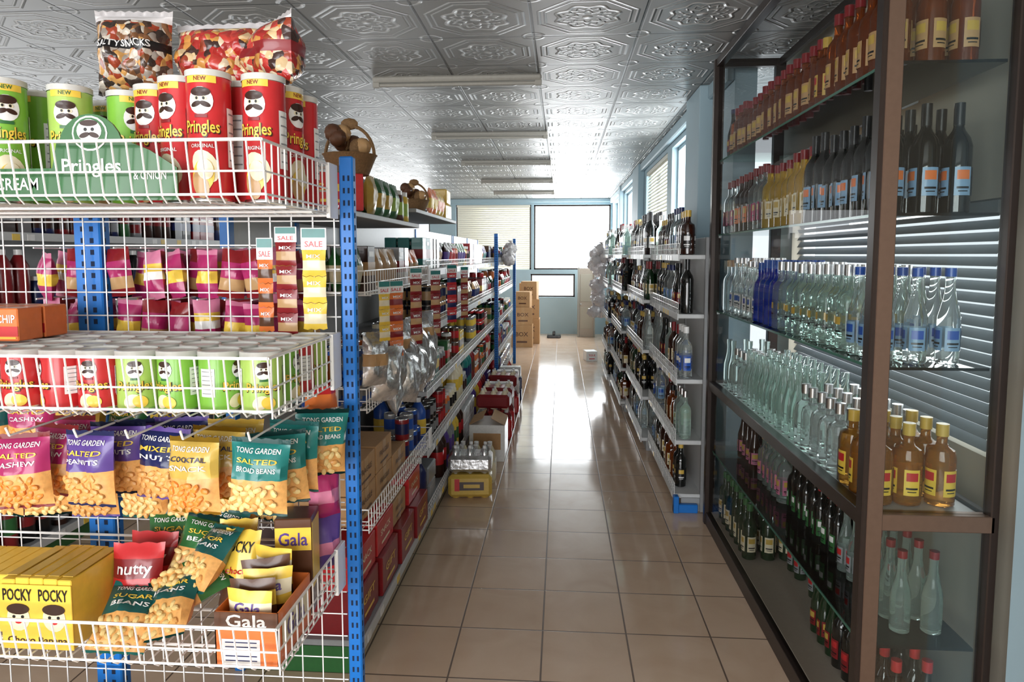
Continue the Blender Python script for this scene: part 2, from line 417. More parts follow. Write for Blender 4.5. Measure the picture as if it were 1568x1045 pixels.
def good(kind,c1,c2):
    key=(kind,c1,c2)
    if key in _gc: return _gc[key]
    t=T()
    if kind=='box':
        box(t,-.045,.045,-.03,.03,0,.17,c1,.002); box(t,-.046,.046,-.031,.031,.06,.11,c2)
        patch(t,0,.14,.06,.02,'white',flat(-.0305),1); w,h,d=.095,.17,.065
    elif kind=='can':
        lathe(t,[(.0001,0),(.032,0),(.034,.004),(.034,.03),(.0343,.03),(.0343,.08),(.034,.08),(.034,.10),(.032,.104),(.031,.102),(.0001,.102)],['tin','tin',c1,c2,c2,c2,c1,'tin','tin','tin'],12)
        w,h,d=.072,.105,.072
    elif kind=='pouch':
        t=pouch(.11,.16,.05,c1,[(.3,.62,c2)],txt=[('SNACK',.75,.6,.1,'white')],seed=3,nx=6,ny=8); w,h,d=.115,.17,.055
    elif kind=='jar':
        lathe(t,[(.0001,0),(.036,0),(.04,.006),(.04,.03),(.0405,.03),(.0405,.09),(.04,.09),(.038,.115),(.03,.125),(.033,.125),(.033,.145),(.0001,.146)],[c1,c1,c1,c2,c2,c2,c1,c1,'white','white','white'],12)
        w,h,d=.085,.15,.085
    elif kind=='jug':
        lathe(t,[(.0001,0),(.04,0),(.045,.01),(.043,.08),(.0445,.09),(.0445,.15),(.043,.16),(.043,.20),(.02,.245),(.016,.25),(.018,.25),(.018,.275),(.0001,.276)],[c1,c1,c1,c2,c2,c2,c1,c1,c1,'white','white','white'],12)
        w,h,d=.095,.28,.095
    elif kind=='tissue':
        box(t,-.1,.1,-.05,.05,0,.1,c1,.008); box(t,-.06,.06,-.051,.051,.03,.075,c2); w,h,d=.21,.1,.11
    _gc[key]=(t,w,h,d); return _gc[key]
PAL=['red','dred','dgreen','yellow','orange','purple','navy','navy','blue','grey','cream','teal','brown','dbrown','black','grey','tan','brown','dred','white']
def fill(t, xf, sgn, y0, y1, z, kinds, deep=2, pal=PAL, hmax=.3, prob=1):
    y=y0
    while y<y1-.06:
        k=random.choice(kinds); c1=random.choice(pal); c2=random.choice(pal)
        g,w,h,d=good(k,c1,c2)
        n=random.randint(1,3)
        if random.random()>prob: y+=U(.1,.25); continue
        for i in range(n):
            if y+w>y1: break
            for j in range(deep):
                st = 2 if (h<.12 and random.random()<.8 and 2*h<hmax) else 1
                for q in range(st):
                    t.merge(g, Mx(xf-sgn*(d/2+.01+j*(d+.005)), y+w/2, z+q*h, rz=sgn*math.pi/2+U(-.06,.06)))
            y+=w+.004
        y+=U(0,.03)
def bottles(t, xs, y0, y1, z, specs, step=.088, seg=12, run=4, rz=0, skip=0, sc=1):
    y=y0; k=0; sp=random.choice(specs); s=sc
    while y<y1:
        if k%run==0: sp=random.choice(specs); s=sc*U(.92,1.04)
        k+=1
        if random.random()>=skip:
            for x in xs:
                t.merge(bottle(*sp[:4],seg,*(sp[4:5])), Mx(x+U(-.003,.003), y+U(-.003,.003), z, rz=rz+U(-.35,.35), s=s))
        y+=step

# ------------------------------------------------------------------ room shell
H=2.55
def panelwall(name, axis, pos, thick, a0,a1,z0,z1, holes, m):
    t=T(); A=sorted({a0,a1,*[h[0] for h in holes],*[h[1] for h in holes]}); Z=sorted({z0,z1,*[h[2] for h in holes],*[h[3] for h in holes]})
    for i in range(len(A)-1):
        for j in range(len(Z)-1):
            ca=(A[i]+A[i+1])/2; cz=(Z[j]+Z[j+1])/2
            if any(h[0]<ca<h[1] and h[2]<cz<h[3] for h in holes): continue
            if axis=='X': box(t,pos,pos+thick,A[i],A[i+1],Z[j],Z[j+1],m)
            else: box(t,A[i],A[i+1],pos,pos+thick,Z[j],Z[j+1],m)
    return t.obj(name)
t=T(); box(t,-5,1.45,-3,13.2,-.1,0,'floor_tiles'); t.obj('floor')
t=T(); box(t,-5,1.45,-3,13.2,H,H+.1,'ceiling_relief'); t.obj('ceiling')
RW=.95
wr=[(4.95,6.1,1.35,2.42),(6.35,7.9,1.35,2.42),(9.0,10.6,1.35,2.42),(10.9,12.5,1.35,2.42)]
panelwall('wall_right','X',RW,.12,3.95,13,0,H,wr,'bluepaint')
wn=[(2.02,3.75,.92,1.66),(2.5,3.75,2.02,2.42)]
panelwall('wall_right_front','X',1.22,.12,-3,3.95,0,H,wn,'wallbeige')
wb=[(-.52,.92,1.22,2.44),(-2.0,-.57,1.22,2.44),(-.58,.26,.70,1.14),(-4.3,-2.5,1.3,2.35)]
panelwall('wall_back','Y',13,.12,-5,RW+.12,0,H,wb,'bluepaint')
wl=[(1.5,4.5,1.0,2.4),(5.5,8.5,1.0,2.4)]  # unseen window openings, added to let the left fill light in
panelwall('wall_left','X',-5.1,.1,-3,13.1,0,H,wl,'wallbeige')
panelwall('wall_front','Y',-3.1,.1,-5,1.34,0,H,[(-4.2,.9,.5,2.4)],'wallbeige')  # unseen opening, added to pass the fill light from behind the camera
wi=1
def winframe(axis,pos,h,mull=1,depth=.06,m='white'):
    global wi
    t=T(); a0,a1,z0,z1=h; b=.03
    def bx(A0,A1,Z0,Z1):
        if axis=='X': box(t,pos,pos+depth,A0,A1,Z0,Z1,m,.003)
        else: box(t,A0,A1,pos,pos+depth,Z0,Z1,m,.003)
    bx(a0,a0+b,z0,z1); bx(a1-b,a1,z0,z1); bx(a0,a1,z0,z0+b); bx(a0,a1,z1-b,z1)
    for k in range(1,mull+1):
        a=a0+(a1-a0)*k/(mull+1); bx(a-b/2,a+b/2,z0,z1)
    o=t.obj('window_%d'%wi); wi+=1; return o
for h in wr: winframe('X',RW+.05,h,1,m='bluepaint')
for h in wn: winframe('X',1.27,h,1)
for h in wb: winframe('Y',13.05,h,0,m='frame')
for h in wl: winframe('X',-5.08,h,2)  # frames of the added left-wall openings
winframe('Y',-3.06,(-4.2,.9,.5,2.4),3)  # frame of the added opening behind the camera
def blinds(name,axis,pos,h,pitch,tilt,w=.045,m='blind'):
    t=T(); a0,a1,z0,z1=h; z=z0+.02
    while z<z1-.02:
        c=math.cos(tilt)*w/2; s_=math.sin(tilt)*w/2
        if axis=='X': V=[(pos-c,a0+.03,z-s_),(pos+c,a0+.03,z+s_),(pos+c,a1-.03,z+s_),(pos-c,a1-.03,z-s_)]
        else: V=[(a0+.03,pos-c,z-s_),(a0+.03,pos+c,z+s_),(a1-.03,pos+c,z+s_),(a1-.03,pos-c,z-s_)]
        V2=[(x,y,zz+.0015) for x,y,zz in V]
        t.add(V+V2,[(0,1,2,3),(7,6,5,4),(0,4,5,1),(1,5,6,2),(2,6,7,3),(3,7,4,0)],m)
        z+=pitch
    if axis=='X': box(t,pos-.02,pos+.02,a0+.02,a1-.02,z1-.04,z1-.005,m)
    else: box(t,a0+.02,a1-.02,pos-.02,pos+.02,z1-.04,z1-.005,m)
    return t.obj(name)
mat('slatgrey', S(120,126,130), rough=.5)
blinds('window_blind','X',1.245,wn[0],.036,1.0,.032,'slatgrey')
blinds('window_blind','X',1.245,wn[1],.036,1.0,.032,'slatgrey')
blinds('window_blind','Y',13.022,wb[1],.04,1.35,.04)
blinds('window_blind','X',RW+.022,(6.35,7.9,1.9,2.42),.035,1.2,.035)
def pillar(x0,x1,y0,y1,m='bluepaint'):
    t=T(); box(t,x0,x1,y0,y1,0,H,m,.006); t.obj('wall_pillar')
pillar(RW-.10,RW,4.42,4.88); pillar(RW-.07,RW,8.1,8.75); pillar(RW-.07,RW,10.62,10.88)
pillar(1.165,1.22,1.55,1.80)
t=T(); box(t,RW-.05,RW,3.95,13,H-.09,H,'bluepaint',.01); t.obj('trim_1')
t=T(); box(t,-5,RW,12.95,13,H-.07,H,'bluepaint',.01); t.obj('trim_2')
t=T(); box(t,.30,.62,12.55,12.6,0,1.25,'doorbeige',.004); box(t,.30,.33,12.53,12.62,0,1.27,'lampbody',.004); box(t,.59,.62,12.53,12.62,0,1.27,'lampbody',.004)
box(t,.35,.57,12.545,12.55,.15,.55,'wallbeige',.004);box(t,.35,.57,12.545,12.55,.65,1.15,'wallbeige',.004); ell(t,(.36,12.53,.6),(.015,.02,.015),'tin'); t.obj('door_1')
for yy in (4.1,5.95,7.7,9.6,11.4):
    t=T(); box(t,-1.12,-.12,yy-.03,yy+.03,H-.035,H,'lampbody',.01)
    cyl(t,(-1.08,yy,H-.048),(-.16,yy,H-.048),.011,'lampbody',10)
    box(t,-1.12,-1.08,yy-.015,yy+.015,H-.062,H-.03,'lampbody',.003); box(t,-.16,-.12,yy-.015,yy+.015,H-.062,H-.03,'lampbody',.003)
    t.obj('ceiling_lamp')

# ------------------------------------------------------------------ foreground wire display rack
rack=empty('wire_display_rack',(-.9,1.3,0))
def child(t,name,par):
    o=t.obj(name,org=tuple(par.location)); o.location=(0,0,0); o.parent=par; return o
def post(t,x0,x1,y0,y1,h,m='postblue'):
    box(t,x0,x1,y0,y1,0,h,m,.003)
    z=.05; cx=(x0+x1)/2; w=(x1-x0)
    while z<h-.03:
        box(t,cx-w*.22,cx-w*.08,y0-.0006,y0+.001,z,z+.011,'slot'); box(t,cx+w*.12,cx+w*.26,y0-.0006,y0+.001,z,z+.011,'slot')
        box(t,x1-.001,x1+.0006,(y0+y1)/2-.004,(y0+y1)/2+.001,z,z+.011,'slot')
        z+=.025
X0,X1=-1.38,-.462; YF,YB=1.055,1.39
t=T(); post(t,-.453,-.424,1.385,1.408,1.70); child(t,'post_1',rack)
t=T(); post(t,-1.05,-.99,1.415,1.45,1.70); child(t,'post_2',rack)
t=T(); post(t,-1.44,-1.40,1.385,1.43,1.70); child(t,'post_3',rack)
t=T(); box(t,-1.42,-.44,1.36,1.45,0,.10,'postblue',.004); child(t,'base',rack)
t=T()
x=X0
while x<=-.46: cyl(t,(x,1.40,.12),(x,1.40,1.60),.0015,'wire',5); x+=.0455
z=.12
while z<=1.61: cyl(t,(X0,1.403,z),(-.46,1.403,z),.0015,'wire',5); z+=.05
cyl(t,(X0,1.40,1.60),(-.46,1.40,1.60),.003,'wire')
child(t,'grid_panel',rack)
def basket(x0,x1,y0,y1,z0,z1,fl=.012,sp=.024,r=.0016):
    t=T()
    n=int((x1-x0)/sp)
    for i in range(n+1):
        x=x0+(x1-x0)*i/n
        cyl(t,(x,y0-fl,z1),(x,y0,z0+.01),r,'wire',5); cyl(t,(x,y0,z0+.01),(x,y0+.012,z0),r,'wire',5)
        cyl(t,(x,y0+.012,z0),(x,y1,z0),r,'wire',5)
    m=int((y1-y0)/sp)
    for i in range(m+1):
        y=y0+(y1-y0)*i/m
        for xx in (x0,x1): cyl(t,(xx,y,z0),(xx,y,z1),r,'wire',5)
    for zz,rr,f in ((z1,.0028,fl),(z0+.5*(z1-z0),.0018,fl*.5),(z0+.012,.0022,0)):
        cyl(t,(x0,y0-f,zz),(x1,y0-f,zz),rr,'wire',6); cyl(t,(x1,y0-f,zz),(x1,y1,zz),rr,'wire',6); cyl(t,(x0,y0-f,zz),(x0,y1,zz),rr,'wire',6)
        cyl(t,(x0,y1,zz),(x1,y1,zz),rr,'wire',6)
    for yy in (y0+.08,y0+.2,y1-.01): cyl(t,(x0,yy,z0-.003),(x1,yy,z0-.003),.0028,'wire',6)
    box(t,x1-.003,x1+.005,y1-.05,y1,z0-.01,z1+.004,'wire',.001)
    return t
BZ=[1.583,1.236,.803,.40]
for i,(z,hh) in enumerate(zip(BZ,(.095,.10,.085,.09))): child(basket(X0,X1,YF,YB,z,z+hh),'basket_%d'%(i+1),rack)
t=T()
HX=[-.93,-.81,-.72,-.625,-.51]
PX=[-1.13,-1.07,-.95,-.89,-.83,-.77,-.71,-.65,-.59]
for x in HX:
    cyl(t,(x,1.40,1.195),(x,1.075,1.195),.002,'wire',6); cyl(t,(x,1.075,1.195),(x,1.068,1.21),.002,'wire',6)
for x in PX:
    for z in (1.515,1.405,1.30): cyl(t,(x,1.40,z),(x,1.60,z),.0018,'wire',5)
child(t,'hooks',rack)

CH=.212
CR=chipcan('red',CH,.0345,'dred'); CG=chipcan('green',CH,.0345,'dgreen'); CW=chipcan('lime',CH,.0345,'dgreen')
SR=chipcan('red',.104,.0335,'dred'); SG=chipcan('green',.104,.0335,'dgreen'); SL=chipcan('lime',.104,.0335,'dgreen')
zt=BZ[0]+.002
for x,y,c,a in [(-.580,1.115,CR,.1),(-.500,1.145,CR,-.1),(-.555,1.195,CR,1.5),(-.647,1.150,CR,-.3),(-.722,1.20,CR,-.1),
        (-.80,1.24,CG,.9),(-.875,1.19,CW,.4),(-.965,1.23,CG,-.4),(-1.035,1.13,CG,1.2),(-.955,1.135,CG,.8),
        (-.50,1.30,CR,0),(-.50,1.225,CR,1.2),(-.60,1.31,CR,0),(-.69,1.325,CR,0),(-.885,1.32,CG,0),(-1.05,1.25,CG,0),(-1.12,1.15,CG,0),(-1.13,1.25,CG,0),(-1.22,1.15,CR,0),(-.79,1.33,CG,0)]:
    c.obj('chip_can',Mx(x,y,zt,rz=a))
zt=BZ[1]+.002
xs=[-1.15,-1.07,-.995,-.921,-.85,-.785,-.716,-.644,-.572,-.500]
for r_,yy in enumerate((1.105,1.177,1.250,1.325)):
    for i,x in enumerate(xs):
        c = SR if (i<6 or (r_==2 and i%3==0)) else (SG if (i+r_)%3 else SL)
        c.obj('chip_can',Mx(x,yy,zt,rz=[0,.35,-.15,.2,2.6,.1,.4,-.2,1.4,.5][i]+r_))
def snackbox(c1,c2,w,d,h,lab):
    t=T(); box(t,-w/2,w/2,-d/2,d/2,0,h,c1,.002); patch(t,0,h*.3,w*.98,h*.3,c2,flat(-d/2-.0006),1); text(t,lab,0,h*.68,w*.8,h*.25,'white',flat(-d/2-.001))
    patch(t,0,h*.1,w*.8,h*.05,'yellow',flat(-d/2-.001),1); return t
ob=snackbox('orange','red',.045,.06,.06,'CHIP')
for i in range(6): ob.obj('snack_box',Mx(-1.005-.05*(i%3),1.20+.065*(i//3),BZ[1]+.107))
t=T()
prof=[(-1.08,1.588),(-.615,1.588),(-.615,1.640),(-.66,1.668),(-.70,1.684)]+[(-.758+.055*math.cos(a),1.668+.058*math.sin(a)) for a in [math.pi*k/12 for k in range(1,12)]]+[(-.815,1.684),(-.825,1.64),(-1.08,1.64)]
n=len(prof); V=[(x,1.072,z) for x,z in prof]+[(x,1.076,z) for x,z in prof]
t.add(V,[tuple(range(n)),tuple(range(2*n-1,n-1,-1))]+[(i,i+n,(i+1)%n+n,(i+1)%n) for i in range(n)],'dgreen')
f1=flat(1.0712); f2=flat(1.0706)
oval(t,-.758,1.695,.03,.028,'white',f1); oval(t,-.758,1.695,.027,.025,'dgreen',f2); oval(t,-.758,1.699,.021,.018,'white',flat(1.0700))
oval(t,-.766,1.692,.009,.004,'dbrown',flat(1.0696),rot=.3); oval(t,-.750,1.692,.009,.004,'dbrown',flat(1.0696),rot=-.3); oval(t,-.758,1.711,.015,.005,'dbrown',flat(1.0696)); oval(t,-.764,1.701,.003,.003,'black',flat(1.0696),8); oval(t,-.752,1.701,.003,.003,'black',flat(1.0696),8)
text(t,'Pringles',-.758,1.640,.10,.030,'white',f1); text(t,'SOUR CREAM',-.92,1.615,.14,.02,'white',f1); text(t,'& ONION',-.66,1.628,.055,.014,'white',f1)
t.obj('cardboard_display_tray')
zc=BZ[0]+.002+CH
pouch(.145,.155,.10,'candy2',[(.84,1,'plasticwhite'),(.50,.62,'black')],txt=[('SALTY SNACKS',.56,.7,.08,'white')],seed=2,nx=18,ny=20).obj('candy_bag',Mx(-.80,1.27,zc,rz=.1))
pouch(.19,.14,.11,'candy1',[(.9,1,'plasticwhite')],seed=5,nx=18,ny=20).obj('candy_bag',Mx(-.645,1.305,zc,rz=-.05))
pouch(.17,.125,.09,'candy1',[(.45,.6,'dred'),(.9,1,'plasticwhite')],seed=8,nx=18,ny=20).obj('candy_bag',Mx(-.525,1.25,zc,rz=-.8))

def nutbag(c,c2,l1,l2,nm,seed): return pouch(.104,.132,.045,c,[(0,.04,c2),(.05,.50,'nut'),(.96,1,c2)],(nm,.10,.47),[('TONG GARDEN',.87,.76,.065,'white'),(l1,.74,.72,.065,'yellow' if c not in ('gold','yellow') else 'navy'),(l2,.63,.7,.065,'white')],seed,nx=14,ny=20)
NB=[nutbag('magenta','dred','SALTED','CASHEW','nutorange',1),nutbag('purple','navy','SALTED','PEANUTS','nut',2),nutbag('navy','purple','MIXED','NUTS','nut',3),
    nutbag('gold','yellow','COCKTAIL','SNACK','nutorange',4),nutbag('teal','dteal','SALTED','BROAD BEANS','nutpale',5)]
GB=nutbag('dgreen','dteal','SUGAR','BEANS','nutpale',12); TB=nutbag('dteal','teal','SUGAR','BEANS','nutpale',13)
for i,x in enumerate(HX):
    for j,yy in enumerate((1.105,1.165,1.225)):
        if i==2 and j==0: continue
        NB[i].obj('snack_bag',Mx(x+U(-.01,.01)+j*.006,yy,1.058+U(-.004,.006)-(.005 if i==4 else 0),rz=U(-.25,.25),rx=-.06,ry=U(-.07,.07)))
NB[4].obj('snack_bag',Mx(-.475,1.29,1.065,rz=.5,ry=.08))
for i,x in enumerate((-1.18,-1.08,-.98,-.87,-.77,-.68,-.59)):
    (TB,GB,NB[2],TB,GB,TB,NB[4])[i].obj('snack_bag',Mx(x,1.345,.945,rz=U(-.3,.3),ry=U(-.1,.1)))
    if i<5: (TB,NB[0],NB[3],GB,NB[2])[i].obj('snack_bag',Mx(x-.02,1.33,1.08,rz=U(-.3,.3),ry=U(-.1,.1)))
PK=pouch(.055,.105,.035,'magenta',[(.30,.62,'yellow'),(.9,1,'pink')],seed=6,nx=8,ny=12); PW=pouch(.055,.105,.035,'pink',[(.2,.4,'magenta'),(.4,.55,'white'),(.6,.75,'yellow')],seed=9,nx=8,ny=12); PY=pouch(.055,.105,.035,'dred',[(.2,.45,'tan'),(.45,.75,'magenta')],seed=10,nx=8,ny=12)
t=T()
for i,x in enumerate(PX):
    for q,z in enumerate((1.405,1.295,1.19)):
        for j in range(3): t.merge((PK,PW,PY,PK,PY)[(i*2+j+q)%5],Mx(x+U(-.008,.008),1.44+.055*j,z+U(-.008,.004),rz=U(-.7,.7),ry=U(-.18,.18)))
t.obj('candy_pouches')
def strip(c1,c2,n,w,h):
    t=T()
    box(t,-w/2,w/2,-.001,.001,n*h,n*h+.045,'white',.0005); patch(t,0,n*h+.034,w*.9,.018,'teal',flat(-.0016),1); text(t,'SALE',0,n*h+.012,w*.7,.012,'red',flat(-.0018))
    for k in range(n):
        p=pouch(w*.95,h*.98,.012,c1,[(.3,.6,c2)],txt=[('MIX',.78,.6,.14,'white')],seed=k,nx=6,ny=8); t.merge(p,Mx(0,0,k*h))
    return t
s1=strip('yellow','cream',3,.052,.055); s2=strip('dred','tan',4,.07,.07); s3=strip('orange','brown',3,.035,.05)
s1.obj('hanging_sachet_strip',Mx(-.505,1.375,1.345,rz=.1)); s2.obj('hanging_sachet_strip',Mx(-.565,1.378,1.33,rz=-.1,s=.7)); s3.obj('hanging_sachet_strip',Mx(-.61,1.378,1.34))
for x,y,z,c in [(-.492,1.36,1.20,'orange'),(-.492,1.365,1.08,'purple'),(-.492,1.365,.97,'magenta'),(-.492,1.365,.86,'purple')]:
    pouch(.07,.11,.045,c,[(.3,.6,'pink' if c!='orange' else 'red')],seed=4,nx=10,ny=12).obj('snack_pouch',Mx(x,y,z-.02,rz=.7))

zb=BZ[2]+.003
t=T()
for i in range(5):
    x0=-.065+i*.026
    box(t,x0,x0+.0255,-.07,.07,0,.125+U(0,.004),'yellow',.0015); box(t,x0+.003,x0+.0225,-.06,.06,.1285,.1295,'gold')
box(t,-.066,.066,-.0735,-.0715,0,.118,'yellow',.001)
for k in(-.033,.033):
    text(t,'POCKY',k,.100,.054,.022,'black',flat(-.0745)); oval(t,k,.058,.021,.024,'cream',flat(-.0742)); oval(t,k,.074,.021,.010,'dbrown',flat(-.0746)); oval(t,k,.05,.006,.003,'red',flat(-.0748),n=8)
    oval(t,k-.008,.060,.003,.003,'black',flat(-.0748),n=8); oval(t,k+.008,.060,.003,.003,'black',flat(-.0748),n=8)
text(t,'Choco Banana',0,.018,.11,.012,'dbrown',flat(-.0745))
t.obj('biscuit_stick_display_box',Mx(-.915,1.165,zb))
t=T()
for i in range(5): box(t,-.065+i*.026,-.065+i*.026+.0255,-.06,.06,0,.11,'yellow',.0015)
t.obj('biscuit_stick_display_box',Mx(-1.07,1.20,zb))
RB=pouch(.098,.14,.035,'red',[(.55,.8,'dred'),(0,.3,'orange')],txt=[('nutty',.66,.7,.17,'white')],seed=7)
RB.obj('snack_bag',Mx(-.800,1.19,zb+.005,rx=-.2,rz=.1)); RB.obj('snack_bag',Mx(-.81,1.26,zb,rx=-.15))
YB2=pouch(.075,.145,.03,'yellow',[(0,.35,'brown')],txt=[('POCKY',.8,.8,.14,'black'),('choco',.5,.6,.08,'red')],seed=11)
YB2.obj('snack_bag',Mx(-.615,1.215,zb+.02,rx=-.25,rz=-.1)); YB2.obj('snack_bag',Mx(-.64,1.27,zb+.02,rx=-.2,rz=.15))
for x,y,z,rz,rx,ry,b in [(-.775,1.085,.0,.25,-.95,.15,TB),(-.70,1.10,.020,-.5,-.9,-.5,TB),(-.74,1.16,.055,.1,-1.0,.9,GB),(-.69,1.18,.07,-.7,-.8,-.2,TB),(-.72,1.24,.05,.3,-.5,.3,GB),(-.70,1.30,.05,-.3,-.3,.1,TB),(-.80,1.32,.03,.2,-.2,0,GB)]:
    b.obj('snack_bag',Mx(x,y,zb+z,rz=rz,rx=rx,ry=ry))
t=T(); w,d,h=.11,.15,.095
for a in ((-w/2,-w/2+.002,-d/2,d/2),(w/2-.002,w/2,-d/2,d/2),(-w/2,w/2,-d/2,-d/2+.002),(-w/2,w/2,d/2-.002,d/2)): box(t,*a,0,h,'orange')
box(t,-w/2,w/2,-d/2,d/2,0,.002,'cardboard'); patch(t,0,.08,w,.03,'brown',flat(-d/2-.0006),1); patch(t,-.01,.025,w*.6,.045,'white',flat(-d/2-.0006),1)
text(t,'Gala',0,.08,.07,.022,'white',flat(-d/2-.001))
for k in range(5): patch(t,-.01,.01+.008*k,w*.5,.002,'navy',flat(-d/2-.001),1)
rs=lambda a,b:(w/2+.0008,a,b)
patch(t,0,.05,d*.8,.05,'cream',rs,1); text(t,'Gala',0,.05,.08,.035,'purple',lambda a,b:(w/2+.0014,a,b))
gp=pouch(.085,.09,.022,'yellow',[(.55,.85,'cream'),(0,.3,'brown')],txt=[('Gala',.7,.6,.2,'purple')],seed=15,nx=8,ny=10)
gp2=pouch(.085,.09,.022,'brown',[(.55,.85,'yellow')],txt=[('Gala',.7,.6,.2,'purple')],seed=16,nx=8,ny=10)
for k in range(5): t.merge(gp if k%2==0 else gp2,Mx(U(-.006,.006),-.05+.025*k,.03+.008*k,rz=U(-.3,.3),ry=U(-.15,.15)))
t.obj('wafer_display_box',Mx(-.525,1.145,zb))
t=T(); box(t,-.035,.035,-.035,.035,0,.19,'brown',.002); patch(t,0,.15,.068,.045,'yellow',flat(-.0356),1); text(t,'Gala',0,.15,.055,.026,'purple',flat(-.0362)); box(t,.0345,.0355,-.03,.03,.05,.18,'yellow'); t.obj('wafer_box',Mx(-.515,1.275,zb,rz=.15))
t=T()
for i in range(9):
    b=[GB,NB[1],RB,YB2,NB[3]][i%5]; t.merge(b,Mx(-1.15+.083*i,1.14+.02*(i%2),BZ[3]+.02,rx=-.3,rz=U(-.3,.3))); t.merge(b,Mx(-1.15+.083*i,1.24,BZ[3]+.03,rx=-.2,rz=U(-.3,.3)))
t.obj('snack_bag_pile')

# ------------------------------------------------------------------ left gondola
def gondola(xf, xb, y0, y1, levels, top, sgn, name, m='shelfgrey', rails=True, posts=(), bp='postblue', z2=.05):
    t=T(); a,b=min(xf,xb),max(xf,xb)
    box(t,xb-.01,xb+.01,y0,y1,0,top,'shelfwhite',.002)
    for k,z in enumerate(levels):
        box(t,a,b,y0,y1,z-.025,z,m,.003)
        e=xf
        box(t,e-.004,e+.004,y0,y1,z-.035,z+.004,'shelfwhite',.001)
        if rails:
            yy=y0
            while yy<y1: cyl(t,(xf,yy,z),(xf,yy,z+z2),.0016,'wire',4); yy+=.045
            cyl(t,(xf,y0,z+z2),(xf,y1,z+z2),.0025,'wire',5); cyl(t,(xf,y0,z+z2*.5),(xf,y1,z+z2*.5),.0016,'wire',5)
        yy=y0+.05
        while yy<y1-.06:
            if random.random()<.5: box(t,e+min(0,sgn)*.0055+max(0,sgn)*.004,e+max(0,sgn)*.0055+min(0,sgn)*.004,yy,yy+.045,z-.033,z-.004,random.choice(['white','white','yellow']))
            yy+=.09
    box(t,min(xf-sgn*.04,xb),max(xf-sgn*.04,xb),y0,y1,0,levels[0]-.02,'dgreen' if sgn>0 else 'shelfgrey')
    for py,px in posts: post(t,px-.02,px+.02,py-.02,py+.02,top+.02)
    for yy in (y0,(y0+y1)/2,y1): box(t,xb-.018,xb+.018,yy-.018,yy+.018,0,top,bp,.002)
    return t.obj(name)
XL=-.70
gondola(XL,-1.15,2.30,3.50,[.12],1.64,1,'supermarket_shelf',rails=False)
for z in (.52,.95,1.36):
    t=basket(-1.13,XL+.03,2.30,3.46,z,z+.085,fl=0,sp=.035,r=.002); 
    t.obj('wire_shelf_basket')
def carton(c,lab,w,d,h,lm='white'):
    t=T(); box(t,-w/2,w/2,-d/2,d/2,0,h,c,.003); patch(t,0,h/2,.05,h,'tan' if c=='cardboard' else c,lambda a,b:(a,-d/2-.0007,b),1)
    text(t,lab,0,h*.6,w*.6,h*.2,lm,flat(-d/2-.0012)); patch(t,0,h*.25,w*.5,h*.08,lm,flat(-d/2-.0012),1); return t
t=T(); cb=carton('cardboard','FRAGILE',.24,.30,.11,'brown')
for y in (2.45,2.71,2.97): 
    for q in range(2 if y<2.9 else 1): t.merge(cb,Mx(XL-.17,y,.525+q*.113,rz=math.pi/2))
fill(t,XL,1,3.1,3.45,.524,['can','jar'],2)
t.obj('carton_stack')
t=T(); rc=carton('dred','GIFT',.26,.32,.16,'yellow'); rc2=carton('red','SNACK',.26,.32,.13,'cream')
for i,y in enumerate((2.46,2.75,3.04,3.32)):
    t.merge(rc,Mx(XL-.18+.01*i,y,.122,rz=math.pi/2)); t.merge(rc2 if i!=2 else cb,Mx(XL-.19,y,.285,rz=math.pi/2))
t.obj('red_carton_stack')
t=T(); fill(t,XL,1,2.35,3.45,.953,['pouch','can','jar'],3); fill(t,XL,1,2.35,3.45,1.363,['pouch','box','pouch'],3); t.obj('shelf_groceries')
t=T()
fb=pouch(.13,.20,.06,'foil',seed=21,nx=14,ny=18); cb2=pouch(.12,.19,.06,'foil',[(.4,.6,'tan')],seed=22,nx=14,ny=18)
for k in range(14): t.merge(fb if k%3 else cb2,Mx(XL+.05+.015*(k%3),2.34+.075*k,1.04-.07*(k%3),rz=math.pi/2+U(-.7,.4),ry=U(-.25,.25)))
t.obj('foil_snack_bags')
for k,(y,c,h) in enumerate([(2.33,s1,1.20),(2.50,strip('orange','dred',4,.07,.06),1.12),(2.85,s2,1.12),(3.3,s2,1.10),(3.8,strip('red','navy',4,.08,.07),1.12),(4.3,s2,1.1)]):
    c.obj('hanging_sachet_strip',Mx(XL+.09,y,h,rz=math.pi/2*.6))
t=T(); box(t,-1.13,XL-.02,2.3,3.46,1.635,1.655,'shelfgrey',.002); t.obj('top_shelf_board')
t=T(); t.merge(carton('red','SALE',.20,.22,.13,'yellow'),Mx(-.84,2.46,1.656,rz=.5)); t.obj('red_carton')
t=T(); fill(t,XL-.03,1,2.68,3.45,1.656,['pouch','jar'],2,['yellow','lime','dgreen','gold','brown']); t.obj('shelf_groceries')
def giftbasket():
    t=T(); lathe(t,[(.0001,0),(.06,0),(.085,.06),(.09,.065),(.08,.06),(.0001,.05)],'straw',20)
    N=16
    for i in range(N):
        a=math.pi*i/N; b=math.pi*(i+1)/N
        cyl(t,(.082*math.cos(a),0,.06+.10*math.sin(a)),(.082*math.cos(b),0,.06+.10*math.sin(b)),.006,'straw',6)
    for i in range(9): ell(t,(U(-.045,.045),U(-.045,.045),.085+U(0,.05)),(.03,.03,.03),random.choice(['tan','brown','brown','straw']),8,6)
    ell(t,(0,-.0,.165),(.03,.012,.02),'straw'); return t
gb=giftbasket(); gb.obj('gift_basket',Mx(-.765,2.47,1.788,s=1.1)); gb.obj('gift_basket',Mx(-.84,3.9,1.745))
LV=[.12,.46,.78,1.11,1.42]
gondola(XL,-1.15,3.52,7.14,LV,1.70,1,'supermarket_shelf',posts=[(7.17,XL+.02)])
